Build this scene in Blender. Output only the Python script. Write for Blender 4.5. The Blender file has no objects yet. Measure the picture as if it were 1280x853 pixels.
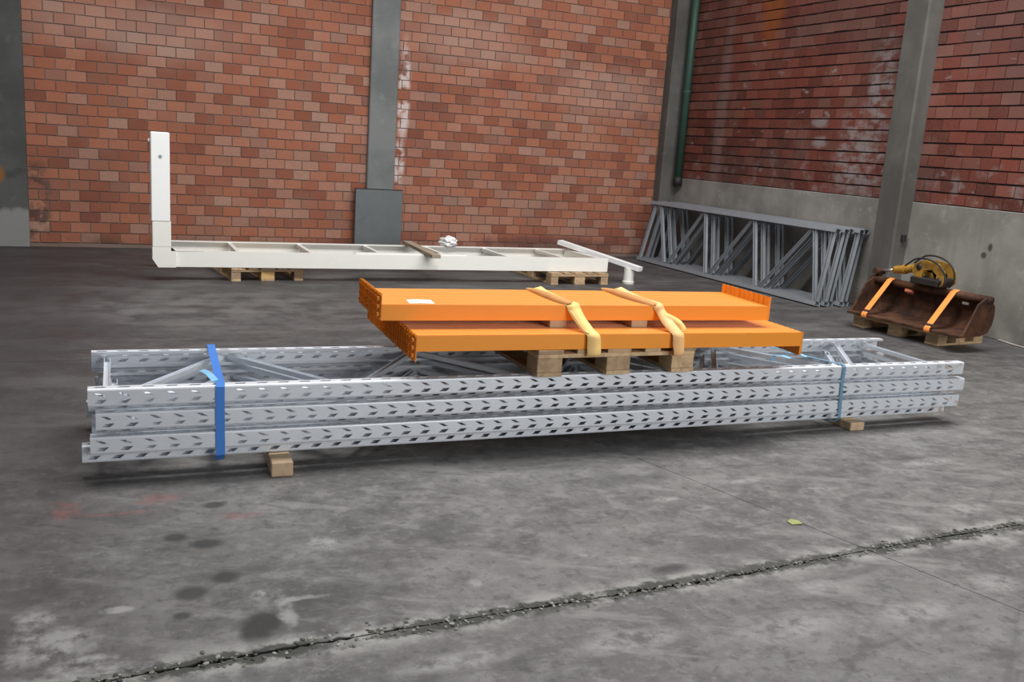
import bpy, bmesh, math, random
from mathutils import Vector, Matrix
random.seed(7)
SC = bpy.context.scene
COL = SC.collection
PI = math.pi

# ------------------------------------------------------------------ camera
F_PX, PITCH, ROLL, YAW = 1152.9, .2068987, .0690680, .4263514
fw = Vector((math.sin(YAW)*math.cos(PITCH), math.cos(YAW)*math.cos(PITCH), -math.sin(PITCH)))
rt = Vector((math.cos(YAW), -math.sin(YAW), 0)); up = rt.cross(fw)
cr = math.cos(ROLL)*rt + math.sin(ROLL)*up
cu = -math.sin(ROLL)*rt + math.cos(ROLL)*up
cam_d = bpy.data.cameras.new('camera'); cam = bpy.data.objects.new('camera', cam_d); COL.objects.link(cam)
cam.matrix_world = Matrix(((cr.x, cu.x, -fw.x, 0), (cr.y, cu.y, -fw.y, 0), (cr.z, cu.z, -fw.z, 1.6), (0, 0, 0, 1)))
cam_d.sensor_width = 36; cam_d.lens = F_PX/1280*36; cam_d.clip_start = .05
SC.camera = cam

# ------------------------------------------------------------------ world and lights
w = bpy.data.worlds.new('daylight'); SC.world = w; w.use_nodes = True
bg = w.node_tree.nodes['Background']
bg.inputs['Color'].default_value = (.90, .95, 1.0, 1); bg.inputs['Strength'].default_value = .22

def area(name, loc, target, sx, sy, power, color=(1, 1, 1)):
    l = bpy.data.lights.new(name, 'AREA'); l.shape = 'RECTANGLE'; l.size = sx; l.size_y = sy
    l.energy = power; l.color = color
    o = bpy.data.objects.new(name, l); COL.objects.link(o); o.location = loc
    o.rotation_euler = (Vector(target)-Vector(loc)).to_track_quat('-Z', 'Y').to_euler()
    return o
area('skylight', (4.4, 5.6, 7.5), (4.2, 5.6, 0), 2.4, 10.5, 1260, (1, .985, .96))
area('hall_door_daylight', (5.5, -6.5, 3.4), (4.6, 8, .8), 6, 4.6, 750, (1, .98, .95))

vs = SC.view_settings
vs.view_transform = 'Standard'; vs.look = 'None'; vs.gamma = 1; vs.use_curve_mapping = False
vs.exposure = -0.06

# ------------------------------------------------------------------ helpers
def tag(o, label=None, cat=None, group=None, kind=None):
    if label: o['label'] = label
    if cat: o['category'] = cat
    if group: o['group'] = group
    if kind: o['kind'] = kind
    return o

def empty(name, loc=(0, 0, 0), rot=(0, 0, 0), parent=None):
    o = bpy.data.objects.new(name, None); COL.objects.link(o)
    o.empty_display_size = .1
    o.location = loc; o.rotation_euler = rot
    if parent: o.parent = parent
    return o

def link(name, me, mat=None, parent=None, loc=None, rot=None):
    o = bpy.data.objects.new(name, me); COL.objects.link(o)
    if mat and not me.materials: me.materials.append(mat)
    if parent: o.parent = parent
    if loc: o.location = loc
    if rot: o.rotation_euler = rot
    return o

def mesh_of(bm, name='mesh', smooth=False):
    bmesh.ops.recalc_face_normals(bm, faces=bm.faces)
    me = bpy.data.meshes.new(name); bm.to_mesh(me); bm.free()
    if smooth:
        for p in me.polygons: p.use_smooth = True
    return me

def obj(name, bm, mat, parent=None, smooth=False, loc=None, rot=None):
    return link(name, mesh_of(bm, name, smooth), mat, parent, loc, rot)

def box(bm, x0, x1, y0, y1, z0, z1, M=None):
    vs_ = [bm.verts.new((x, y, z)) for x in (x0, x1) for y in (y0, y1) for z in (z0, z1)]
    for f in ((0, 1, 3, 2), (4, 6, 7, 5), (0, 4, 5, 1), (2, 3, 7, 6), (0, 2, 6, 4), (1, 5, 7, 3)):
        bm.faces.new([vs_[i] for i in f])
    if M: bmesh.ops.transform(bm, matrix=M, verts=vs_)
    return vs_

def boxbm(x0, x1, y0, y1, z0, z1, bev=0, seg=1):
    bm = bmesh.new(); box(bm, x0, x1, y0, y1, z0, z1)
    if bev: bmesh.ops.bevel(bm, geom=bm.edges[:], offset=bev, segments=seg, affect='EDGES', profile=.5)
    return bm

def frame_m(p, q, upv=(0, 0, 1)):
    p = Vector(p); q = Vector(q); x = (q-p).normalized(); u = Vector(upv)
    if abs(x.dot(u)) > .98: u = Vector((1, 0, 0))
    y = u.cross(x).normalized(); z = x.cross(y)
    return Matrix(((x.x, y.x, z.x, p.x), (x.y, y.y, z.y, p.y), (x.z, y.z, z.z, p.z), (0, 0, 0, 1)))

def bar(bm, p, q, wy, wz, upv=(0, 0, 1)):
    L = (Vector(q)-Vector(p)).length
    box(bm, 0, L, -wy/2, wy/2, -wz/2, wz/2, frame_m(p, q, upv))

def extrude_profile(bm, pts, p, q, upv=(0, 0, 1)):
    """closed profile (y,z) swept straight from p to q"""
    L = (Vector(q)-Vector(p)).length; M = frame_m(p, q, upv)
    a = [bm.verts.new(M @ Vector((0, y, z))) for y, z in pts]
    b = [bm.verts.new(M @ Vector((L, y, z))) for y, z in pts]
    n = len(pts)
    for i in range(n): bm.faces.new((a[i], a[(i+1) % n], b[(i+1) % n], b[i]))
    bm.faces.new(a); bm.faces.new(b[::-1])

def tube(bm, pts, r, n=10, cap=True):
    pts = [Vector(p) for p in pts]; rings = []
    rr = r if isinstance(r, (list, tuple)) else [r]*len(pts)
    prev = None
    for i, p in enumerate(pts):
        t = (pts[min(i+1, len(pts)-1)]-pts[max(i-1, 0)]).normalized()
        u = prev if prev is not None else (Vector((0, 0, 1)) if abs(t.z) < .9 else Vector((1, 0, 0)))
        s = t.cross(u).normalized(); u2 = s.cross(t); prev = u2
        rings.append([bm.verts.new(p+rr[i]*(math.cos(2*PI*k/n)*s+math.sin(2*PI*k/n)*u2)) for k in range(n)])
    for a, b in zip(rings, rings[1:]):
        for k in range(n): bm.faces.new((a[k], a[(k+1) % n], b[(k+1) % n], b[k]))
    if cap: bm.faces.new(rings[0][::-1]); bm.faces.new(rings[-1])

def ribbon(bm, pts, wids, th=.003, closed=False):
    """pts centre line, wids width vectors (one or per point); gives a strap with thickness"""
    pts = [Vector(p) for p in pts]; n = len(pts)
    wids = [Vector(x) for x in wids] if isinstance(wids[0], (list, tuple, Vector)) else [Vector(wids)]*n
    rows = []
    for i in range(n):
        a = pts[(i-1) % n] if (closed or i > 0) else pts[i]
        b = pts[(i+1) % n] if (closed or i < n-1) else pts[i]
        t = (b-a).normalized(); nn = t.cross(wids[i]).normalized()*th/2
        h = wids[i]/2
        rows.append([bm.verts.new(pts[i]-h-nn), bm.verts.new(pts[i]+h-nn), bm.verts.new(pts[i]+h+nn), bm.verts.new(pts[i]-h+nn)])
    m = n if closed else n-1
    for i in range(m):
        a, b = rows[i], rows[(i+1) % n]
        for k in range(4): bm.faces.new((a[k], a[(k+1) % 4], b[(k+1) % 4], b[k]))
    if not closed: bm.faces.new(rows[0][::-1]); bm.faces.new(rows[-1])

# ------------------------------------------------------------------ node materials
class NT:
    def __init__(s, name):
        s.m = bpy.data.materials.new(name); s.m.use_nodes = True; s.t = s.m.node_tree
        s.b = s.t.nodes['Principled BSDF']
        s.pos = s.t.nodes.new('ShaderNodeNewGeometry').outputs['Position']
    def n(s, typ, ins=None, **kw):
        nd = s.t.nodes.new('ShaderNode'+typ)
        for k, v in kw.items(): setattr(nd, k, v)
        for k, v in (ins or {}).items(): s.set(nd.inputs[k], v)
        return nd
    def set(s, sock, v):
        if isinstance(v, bpy.types.NodeSocket): s.t.links.new(v, sock)
        else:
            if isinstance(v, (tuple, list)) and len(v) == 3 and sock.type == 'RGBA': v = (*v, 1)
            sock.default_value = v
    def math(s, op, a, b=0, clamp=False):
        nd = s.n('Math', {0: a, 1: b}, operation=op); nd.use_clamp = clamp; return nd.outputs[0]
    def noise(s, scale, detail=3, rough=.55, vec=None, dist=0):
        nd = s.n('TexNoise', {'Scale': scale, 'Detail': detail, 'Roughness': rough, 'Distortion': dist})
        s.set(nd.inputs['Vector'], vec or s.pos); return nd.outputs['Fac']
    def vscale(s, sx, sy, sz, vec=None):
        return s.n('VectorMath', {0: vec or s.pos, 1: (sx, sy, sz)}, operation='MULTIPLY').outputs[0]
    def ramp(s, fac, a, b, lo=0., hi=1.):
        nd = s.n('MapRange', {0: fac, 1: a, 2: b, 3: lo, 4: hi}); nd.interpolation_type = 'SMOOTHSTEP'
        return nd.outputs[0]
    def mix(s, fac, a, b, blend='MIX'):
        nd = s.n('Mix', data_type='RGBA', blend_type=blend)
        s.set(nd.inputs['Factor'], fac); s.set(nd.inputs[6], a); s.set(nd.inputs[7], b); return nd.outputs[2]
    def cramp(s, fac, stops):
        nd = s.n('ValToRGB', {0: fac}); e = nd.color_ramp.elements
        while len(e) < len(stops): e.new(.5)
        for i, (p, c) in enumerate(stops): e[i].position = p; e[i].color = (*c, 1)
        return nd.outputs[0]
    def blob(s, c, rx, ry, soft=.35, warp=.25, axes='xy', wscale=6):
        """soft-edged stain: an ellipse around a point of the surface, edge broken by noise"""
        d = s.n('VectorMath', {0: s.pos, 1: (c[0], c[1], c[2])}, operation='SUBTRACT').outputs[0]
        inv = {'x': 0., 'y': 0., 'z': 0.}; inv[axes[0]] = 1/rx; inv[axes[1]] = 1/ry
        d = s.n('VectorMath', {0: d, 1: (inv['x'], inv['y'], inv['z'])}, operation='MULTIPLY').outputs[0]
        L = s.n('VectorMath', {0: d}, operation='LENGTH').outputs['Value']
        L = s.math('ADD', L, s.math('MULTIPLY', s.math('SUBTRACT', s.noise(wscale, 4), .5), warp*4))
        return s.ramp(L, 1+soft, 1-soft, 0., 1.)
    def mul(s, *a):
        r = a[0]
        for x in a[1:]: r = s.math('MULTIPLY', r, x)
        return r
    def bump(s, h, strength=.3, dist=.01):
        s.set(s.b.inputs['Normal'], s.n('Bump', {'Height': h, 'Strength': strength, 'Distance': dist}).outputs[0])
    def done(s, col, rough=.6, metal=0., spec=.5):
        s.set(s.b.inputs['Base Color'], col); s.set(s.b.inputs['Roughness'], rough); s.set(s.b.inputs['Metallic'], metal)
        s.set(s.b.inputs['Specular IOR Level'], spec)
        return s.m

def objrand(s):
    r = s.n('ObjectInfo').outputs['Random']
    isl = s.n('NewGeometry').outputs['Random Per Island']
    return s.math('FRACT', s.math('ADD', r, isl))

def rnd2(s, r, k):
    return s.math('FRACT', s.math('MULTIPLY', r, k))

# bricks of the back wall
def brick_mat(name, stops, extra=None, grey=.35):
    s = NT(name); r = objrand(s)
    reg = s.noise(.55, 2)
    rr = s.math('ADD', s.math('MULTIPLY', r, .72), s.math('MULTIPLY', s.math('SUBTRACT', reg, .36), 1.0), True)
    c = s.cramp(rr, stops)
    c = s.mix(s.mul(s.ramp(rnd2(s, r, 17.3), .62, .95), grey), c, (.36, .235, .185))
    c = s.mix(s.mul(s.ramp(rnd2(s, r, 41.7), .86, .98), .55), c, (.17, .055, .032))
    grain = s.noise(55, 3)
    c = s.mix(s.ramp(grain, .3, .75, 0, .30), c, (.20, .09, .06))
    dirt = s.ramp(s.noise(2.1, 4), .52, .75, 0, .35)
    c = s.mix(dirt, c, (.22, .15, .125))
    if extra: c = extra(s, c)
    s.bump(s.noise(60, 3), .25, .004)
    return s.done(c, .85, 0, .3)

def back_extra(s, c):
    m = s.math('MAXIMUM', s.blob((3.90, 12.8, 2.20), .085, .62, .35, .15, 'xz', 3), s.blob((3.86, 12.8, 1.25), .08, .30, .35, .15, 'xz', 3))
    m = s.mul(m, s.ramp(s.noise(4.5, 3), .40, .52))
    c = s.mix(s.mul(m, .8), c, (.62, .55, .54))
    # paler washed bricks
    b = s.blob((4.75, 12.8, 3.0), .9, .35, .5, .2, 'xz', 2); b2 = s.blob((.6, 12.8, 2.7), 1.1, .35, .5, .2, 'xz', 2)
    b3 = s.blob((7.2, 12.8, 2.5), 1.0, .35, .5, .2, 'xz', 2)
    c = s.mix(s.mul(s.math('MAXIMUM', s.math('MAXIMUM', b, b2), b3), .38), c, (.42, .29, .24))
    # darker brick ends by the left column and darker foot of the wall
    k = s.blob((-.72, 12.8, .45), .16, .60, .4, .2, 'xz', 5)
    c = s.mix(s.mul(k, s.ramp(s.noise(7, 3), .42, .6), .75), c, (.05, .04, .038))
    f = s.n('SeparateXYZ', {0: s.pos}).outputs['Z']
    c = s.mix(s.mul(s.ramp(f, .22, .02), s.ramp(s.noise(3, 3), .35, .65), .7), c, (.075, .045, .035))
    k2 = s.blob((6.3, 12.8, .18), 1.1, .10, .4, .3, 'xz', 6)
    c = s.mix(s.mul(k2, .6), c, (.09, .05, .045))
    return c

def right_extra(s, c):
    z = s.n('SeparateXYZ', {0: s.pos}).outputs['Z']
    eff = s.math('MAXIMUM', s.blob((8.42, 8.72, 1.75), .42, .62, .45, .22, 'yz', 3.5), s.blob((8.42, 8.55, 2.6), .2, .55, .4, .25, 'yz', 4))
    eff = s.mul(eff, s.ramp(s.noise(6.5, 5, vec=s.vscale(1, 1, 1.8)), .38, .62))
    lo = s.mul(s.ramp(z, 2.0, 1.45), s.ramp(s.noise(5, 5), .52, .68))
    spots = s.mul(s.ramp(s.noise(4.2, 3, vec=s.vscale(1, 1, 2.2)), .66, .74), .75)
    e2 = s.mul(s.math('MAXIMUM', s.blob((8.42, 9.50, 2.17), .13, .06, .5, .35, 'yz', 14), s.blob((8.42, 9.48, 1.93), .12, .07, .5, .35, 'yz', 14)), .9)
    st = s.mul(s.blob((8.42, 11.62, 2.3), .12, 1.5, .5, .1, 'yz'), .35)
    m = s.math('MAXIMUM', s.math('MAXIMUM', eff, s.mul(lo, .55)), s.math('MAXIMUM', spots, s.math('MAXIMUM', e2, st)))
    c = s.mix(s.mul(m, .85), c, (.27, .24, .24))
    top = s.mul(s.blob((8.42, 10.7, 3.75), .22, .55, .4, .2, 'yz'), .8)
    c = s.mix(top, c, (.26, .075, .016))
    grey = s.mul(s.ramp(s.noise(.8, 3), .45, .65), .45)
    return s.mix(grey, c, (.075, .05, .047))

M = {}
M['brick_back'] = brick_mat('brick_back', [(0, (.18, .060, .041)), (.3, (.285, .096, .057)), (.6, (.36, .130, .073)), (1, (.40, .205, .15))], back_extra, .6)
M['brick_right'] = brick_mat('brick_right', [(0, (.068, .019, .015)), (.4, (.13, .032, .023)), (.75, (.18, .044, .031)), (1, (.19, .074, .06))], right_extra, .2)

def mortar(name, a, b):
    s = NT(name); c = s.mix(s.noise(3, 4), a, b); s.bump(s.noise(40, 3), .3, .004)
    return s.done(c, .95, 0, .2)
M['mortar_back'] = mortar('mortar_back', (.15, .105, .088), (.26, .19, .165))
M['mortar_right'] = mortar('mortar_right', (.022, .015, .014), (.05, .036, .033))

def concrete(name, base, dark, light, extra=None, streak=False):
    s = NT(name)
    c = s.mix(s.ramp(s.noise(1.6, 5, .6), .35, .68), base, dark)
    c = s.mix(s.ramp(s.noise(6, 5, .65), .55, .75, 0, .6), c, light)
    if streak:
        c = s.mix(s.ramp(s.noise(2.2, 4, vec=s.vscale(2.2, 2.2, .25)), .48, .72, 0, .65), c, dark)
    c = s.mix(s.ramp(s.noise(45, 3), .5, .8, 0, .3), c, dark)
    if extra: c = extra(s, c)
    s.bump(s.noise(35, 4), .2, .004)
    return s.done(c, .85, 0, .3)

def left_col_extra(s, c):
    z = s.n('SeparateXYZ', {0: s.pos}).outputs['Z']
    wob = s.math('ADD', z, s.math('MULTIPLY', s.math('SUBTRACT', s.noise(4, 4), .5), .35))
    c = s.mix(s.mul(s.ramp(wob, .50, .40), .8), c, (.25, .25, .245))
    ln = s.mul(s.ramp(s.math('ABSOLUTE', s.math('SUBTRACT', wob, .90)), .05, .0), .8)
    c = s.mix(ln, c, (.05, .05, .05))
    c = s.mix(s.blob((-1.12, 12.6, .88), .08, .10, .4, .2, 'xz'), c, (.22, .10, .03))
    return c
M['col_left'] = concrete('column_concrete_left', (.085, .088, .085), (.058, .062, .06), (.125, .13, .125), left_col_extra)
M['col_mid'] = concrete('column_concrete_middle', (.195, .205, .205), (.14, .15, .15), (.24, .25, .25))
M['col_right'] = concrete('column_concrete_right', (.115, .110, .102), (.080, .076, .070), (.15, .143, .133), None, True)
def plinth_extra(s, c):
    for cc, r1, r2 in (((8.40, 6.73, .92), .025, .04), ((8.40, 6.79, .83), .03, .03)):
        c = s.mix(s.mul(s.blob(cc, r1, r2, .4, .2, 'yz'), .85), c, (.04, .035, .03))
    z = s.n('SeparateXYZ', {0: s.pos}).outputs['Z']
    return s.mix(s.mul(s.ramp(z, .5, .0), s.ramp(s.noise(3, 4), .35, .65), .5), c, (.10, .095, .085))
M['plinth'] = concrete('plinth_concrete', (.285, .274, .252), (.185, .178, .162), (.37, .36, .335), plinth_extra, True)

# floor
def floor_mat():
    s = NT('floor_concrete')
    sep = s.n('SeparateXYZ', {0: s.pos}); px, py = sep.outputs['X'], sep.outputs['Y']
    big = s.noise(.75, 5, .6); mid = s.noise(2.6, 7, .68, dist=.5); med = s.noise(7, 6, .68); fine = s.noise(22, 5, .7)
    c = s.mix(s.ramp(big, .35, .65), (.112, .108, .104), (.160, .156, .150))
    c = s.mix(s.ramp(mid, .50, .66, 0, .60), c, (.225, .220, .212))
    c = s.mix(s.ramp(mid, .47, .33, 0, .65), c, (.070, .068, .067))
    c = s.mix(s.ramp(med, .51, .64, 0, .60), c, (.235, .230, .222))
    c = s.mix(s.ramp(med, .47, .34, 0, .65), c, (.066, .064, .063))
    c = s.mix(s.ramp(fine, .52, .66, 0, .55), c, (.22, .215, .208))
    c = s.mix(s.ramp(fine, .47, .33, 0, .60), c, (.060, .058, .058))
    # tyre and drag streaks
    st = s.noise(2.0, 5, .65, vec=s.vscale(.5, 2.4, 1)); c = s.mix(s.ramp(st, .53, .66, 0, .55), c, (.060, .058, .058))
    ang = s.n('VectorRotate', {0: s.pos}, rotation_type='Z_AXIS'); ang.inputs['Angle'].default_value = .45
    st2 = s.noise(2.4, 5, .65, vec=s.vscale(.55, 3.0, 1, ang.outputs[0])); c = s.mix(s.ramp(st2, .55, .66, 0, .50), c, (.26, .255, .245))
    ang2 = s.n('VectorRotate', {0: s.pos}, rotation_type='Z_AXIS'); ang2.inputs['Angle'].default_value = -.6
    st3 = s.noise(1.5, 5, .6, vec=s.vscale(.3, 5.0, 1, ang2.outputs[0])); c = s.mix(s.ramp(st3, .60, .70, 0, .35), c, (.055, .053, .053))
    # the floor gets darker towards the back of the hall
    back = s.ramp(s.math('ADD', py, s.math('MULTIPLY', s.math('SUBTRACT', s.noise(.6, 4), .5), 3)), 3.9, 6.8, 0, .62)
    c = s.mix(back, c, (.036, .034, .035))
    c = s.mix(s.mul(back, s.ramp(s.noise(1.6, 6, .65, vec=s.vscale(.6, 1.6, 1)), .46, .66, 0, 1.)), c, (.165, .158, .152))
    c = s.mix(s.mul(s.blob((.6, 8.6, 0), 1.6, .8, .7, .3, 'xy', 2), s.ramp(s.noise(3, 5), .4, .6, 0, .6)), c, (.20, .195, .19))
    # light falling off to the left, painted in as a darker floor colour
    c = s.mix(s.ramp(s.math('ADD', px, s.math('MULTIPLY', s.math('SUBTRACT', s.noise(1.1, 4), .5), 2)), .7, -.6, 0, .72), c, (.050, .044, .045))
    def spots(c, items, col, amt, warp, ws, nz=None):
        m = None
        for (x, y), rx, ry in items:
            b = s.blob((x, y, 0), rx, ry, .45, warp, 'xy', ws); m = b if m is None else s.math('MAXIMUM', m, b)
        if nz: m = s.mul(m, s.ramp(s.noise(nz[0], 6, .7), nz[1], nz[2]))
        return s.mix(s.mul(m, amt), c, col)
    c = spots(c, [((.24, 3.62), .045, .035), ((.351, 3.53), .060, .045), ((.387, 3.223), .050, .045), ((.258, 3.133), .055, .050),
                  ((.42, 3.92), .05, .035), ((.22, 2.98), .03, .025), ((2.05, 2.82), .08, .04)], (.026, .025, .026), .85, .14, 16)
    c = spots(c, [((1.29, 3.40), .15, .10), ((1.9, 3.5), .12, .05), ((.0, 4.6), .3, .12), ((2.4, 3.75), .3, .08), ((.75, 3.0), .25, .12)], (.05, .049, .049), .55, .4, 7, (6, .35, .6))
    c = spots(c, [((.435, 2.80), .050, .10), ((.470, 2.86), .055, .08)], (.022, .021, .021), .95, .22, 13)
    c = spots(c, [((.78, 3.41), .06, .07), ((.550, 2.92), .028, .12), ((.60, 2.995), .09, .018), ((.57, 2.70), .15, .030), ((-.17, 2.90), .12, .10), ((-.08, 2.76), .10, .05), ((-.22, 3.08), .05, .07), ((.48, 3.06), .025, .03), ((.02, 3.08), .05, .02)],
              (.33, .325, .315), .75, .45, 13, (11, .34, .58))
    c = spots(c, [((2.17, 2.72), .07, .05), ((1.78, 3.05), .04, .04), ((1.9, 2.95), .08, .04), ((1.25, 2.93), .03, .03), ((2.45, 3.48), .09, .025), ((2.55, 3.35), .07, .03), ((3.3, 3.4), .13, .035), ((3.0, 3.6), .10, .03),
                  ((3.9, 3.0), .16, .06), ((4.3, 3.6), .22, .05), ((3.35, 2.88), .10, .05), ((2.55, 2.52), .13, .06), ((2.75, 2.25), .20, .07), ((2.2, 2.3), .25, .07), ((1.6, 2.4), .2, .06), ((4.5, 4.5), .35, .08), ((3.3, 2.35), .12, .08), ((1.0, 2.45), .2, .05), ((3.7, 2.65), .12, .06), ((4.1, 2.5), .14, .08)],
              (.34, .335, .325), .72, .5, 9, (9, .38, .60))
    c = spots(c, [((-.16, 4.0), .05, .11), ((.20, 4.04), .09, .06), ((.05, 3.92), .15, .022), ((.52, 3.78), .07, .04)], (.24, .085, .08), .5, .3, 12, (13, .38, .6))
    s.bump(s.math('ADD', s.noise(30, 5, .7), s.math('MULTIPLY', s.noise(5, 4), .8)), .22, .006)
    c = s.mix(1.0, c, (.79, .79, .80), 'MULTIPLY')
    # chalky dust and broken edge along the joint
    jl = s.math('SUBTRACT', py, s.math('ADD', 2.655, s.math('MULTIPLY', px, .028)))
    ja = s.math('ABSOLUTE', jl)
    c = s.mix(s.mul(s.ramp(ja, .13, .0), s.ramp(s.noise(7, 5, .65), .42, .57), .8), c, (.31, .305, .29))
    jn = s.math('ADD', ja, s.mul(s.math('SUBTRACT', s.noise(15, 5, .7), .5), .14))
    c = s.mix(s.mul(s.ramp(jn, .052, .024), s.ramp(s.noise(2.2, 3), .34, .48), .92), c, (.022, .024, .019))
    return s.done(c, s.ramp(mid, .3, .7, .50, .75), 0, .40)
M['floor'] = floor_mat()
s = NT('crack_dirt'); M['crack'] = s.done(s.mix(s.noise(12, 4), (.02, .02, .02), (.07, .07, .055)), .95, 0, .1)
s = NT('crack_crumbs'); r = objrand(s); M['crumb'] = s.done(s.cramp(r, [(0, (.05, .05, .045)), (.6, (.13, .13, .11)), (1, (.3, .3, .28))]), .95, 0, .2)

def simple(name, col, rough=.5, metal=0., var=.0, spec=.5, dirt=None, dirtcol=(.1, .09, .08), dscale=4, vrnd=False):
    s = NT(name); c = col
    if vrnd:
        r = objrand(s); c = s.mix(s.math('MULTIPLY', r, vrnd), c, tuple(x*.55 for x in col))
    c = s.mix(s.ramp(s.noise(9, 4), .3, .7, 0, var), c, tuple(x*.6 for x in col)) if var else c
    if dirt: c = s.mix(s.ramp(s.noise(dscale, 5, .62), dirt[0], dirt[1], 0, dirt[2]), c, dirtcol)
    return s.done(c if not isinstance(c, tuple) else (*c, 1), rough, metal, spec)
M['galv'] = simple('galvanised_steel', (.70, .745, .80), .36, .35, .22)
def galv_worn():
    s = NT('galvanised_upright'); c = s.mix(s.ramp(s.noise(7, 4), .3, .7, 0, .30), (.65, .69, .745), (.52, .555, .605))
    tc = s.n('TexCoord').outputs['Object']; sp = s.n('SeparateXYZ', {0: tc})
    r = s.math('MAXIMUM', s.ramp(sp.outputs['X'], 4.95, 5.15), s.ramp(sp.outputs['X'], .03, .0, 0, .8))
    c = s.mix(s.mul(r, s.ramp(s.noise(11, 4), .55, .64), .6), c, (.40, .24, .11))
    return s.done(c, .38, .22)
M['upright'] = galv_worn()
M['orange'] = simple('orange_powder_coat', (.86, .30, .022), .30, 0, .05, .5, (.62, .8, .25), (.45, .15, .03), 7)
for k_ in ('orange',):
    b_ = M[k_].node_tree.nodes['Principled BSDF']; b_.inputs['Sheen Weight'].default_value = .30; b_.inputs['Sheen Roughness'].default_value = .35; b_.inputs['Sheen Tint'].default_value = (1, .95, .9, 1)
M['orange_end'] = simple('orange_powder_coat_end_plate', (.80, .26, .014), .38, 0, .12, .5, (.52, .75, .4), (.42, .10, .005), 11)
M['grey_paint'] = simple('grey_painted_steel', (.30, .33, .365), .45, .1, .25, .5, (.5, .75, .35), (.36, .37, .38), 8)
M['white_paint'] = simple('white_painted_steel', (.80, .795, .75), .45, 0, .05, .5, (.56, .8, .35), (.50, .47, .38), 3)
M['white_new'] = simple('white_painted_post', (.85, .86, .86), .4, 0, .03, .5, (.62, .85, .3), (.5, .5, .5), 4)
s = NT('pallet_wood'); r = objrand(s)
c = s.cramp(r, [(0, (.36, .25, .155)), (.5, (.50, .35, .21)), (1, (.62, .44, .26))])
c = s.mix(s.ramp(s.noise(30, 4, vec=s.vscale(1, .25, 1)), .4, .7, 0, .45), c, (.19, .13, .085))
M['wood'] = s.done(c, .8, 0, .25)
M['wood_end'] = simple('yellowish_wood', (.62, .40, .17), .75, 0, .25, .3)
M['wood_dark'] = simple('weathered_wood', (.34, .28, .21), .85, 0, .35, .2)
M['wood_pale'] = simple('pale_new_wood', (.52, .38, .25), .75, 0, .3, .3, (.5, .7, .4), (.3, .2, .12), 14)
M['strap_yellow'] = simple('yellow_webbing', (.85, .60, .22), .75, 0, .12, .2, (.48, .7, .5), (.72, .42, .20), 9)
M['strap_peach'] = simple('faded_orange_webbing', (.85, .50, .22), .75, 0, .15, .2, (.48, .7, .5), (.80, .60, .42), 9)
M['strap_orange'] = simple('orange_webbing', (.90, .30, .07), .7, 0, .05, .2)
M['strap_shadow'] = simple('shaded_brown_webbing', (.55, .27, .10), .8, 0, .3, .2)  # darker copy of the webbing, shade of the folds put into its colour
M['blue'] = simple('blue_plastic_band', (.045, .20, .62), .35, 0, .15, .5)
M['blue_grey'] = simple('dull_blue_band', (.13, .27, .40), .5, 0, .25, .4)
M['blue_light'] = simple('light_blue_band', (.22, .48, .72), .4, 0, .15, .4)
M['steel_plate'] = simple('grey_painted_plate', (.125, .14, .147), .42, .2, .18, .5, (.57, .75, .6), (.06, .065, .07), 3.2)
M['green'] = simple('dark_green_paint', (.03, .075, .055), .5, 0, .3, .4)
def rust():
    s = NT('rusty_steel'); n1 = s.noise(7, 5, .65); n2 = s.noise(2.5, 4)
    c = s.mix(s.ramp(n1, .35, .65), (.040, .019, .014), (.11, .046, .024))
    c = s.mix(s.ramp(n2, .5, .7, 0, .6), c, (.155, .068, .032))
    c = s.mix(s.ramp(s.noise(24, 4), .5, .75, 0, .5), c, (.035, .022, .018))
    return s.done(c, .75, .2, .3)
M['rust'] = rust()
M['black'] = simple('black_rubber', (.02, .02, .02), .55, 0, .2, .4)
M['dark_steel'] = simple('dark_oily_steel', (.045, .04, .038), .5, .4, .3, .4)
M['machine_yellow'] = simple('worn_machine_yellow', (.42, .225, .03), .5, 0, .2, .4, (.45, .65, .7), (.12, .06, .03), 9)
M['chrome'] = simple('bare_rod_steel', (.55, .55, .55), .3, .9, .05)
M['pale_hose'] = simple('dusty_pale_hose', (.42, .38, .36), .7, 0, .3, .3)
M['paper'] = simple('white_paper', (.88, .85, .87), .8, 0, .03, .2)
M['plastic'] = simple('crumpled_white_sheet', (.75, .76, .76), .5, 0, .05, .4)
M['leaf'] = simple('yellow_green_scrap', (.27, .30, .11), .7, 0, .2, .3)
M['red_scrap'] = simple('faded_red_block', (.52, .16, .09), .6, 0, .1, .3)
M['roof'] = simple('ceiling_panels', (.30, .30, .29), .8, 0, .1, .2)

# ------------------------------------------------------------------ floor: slabs over a dirty base
XW, YW = 8.42, 12.8
base = boxbm(-7, 9.0, -4.0, YW+.3, -.20, -.020)
fl = tag(obj('floor', base, M['crack']), kind='structure', label='dark grey worn concrete hall floor of large slabs')

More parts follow.
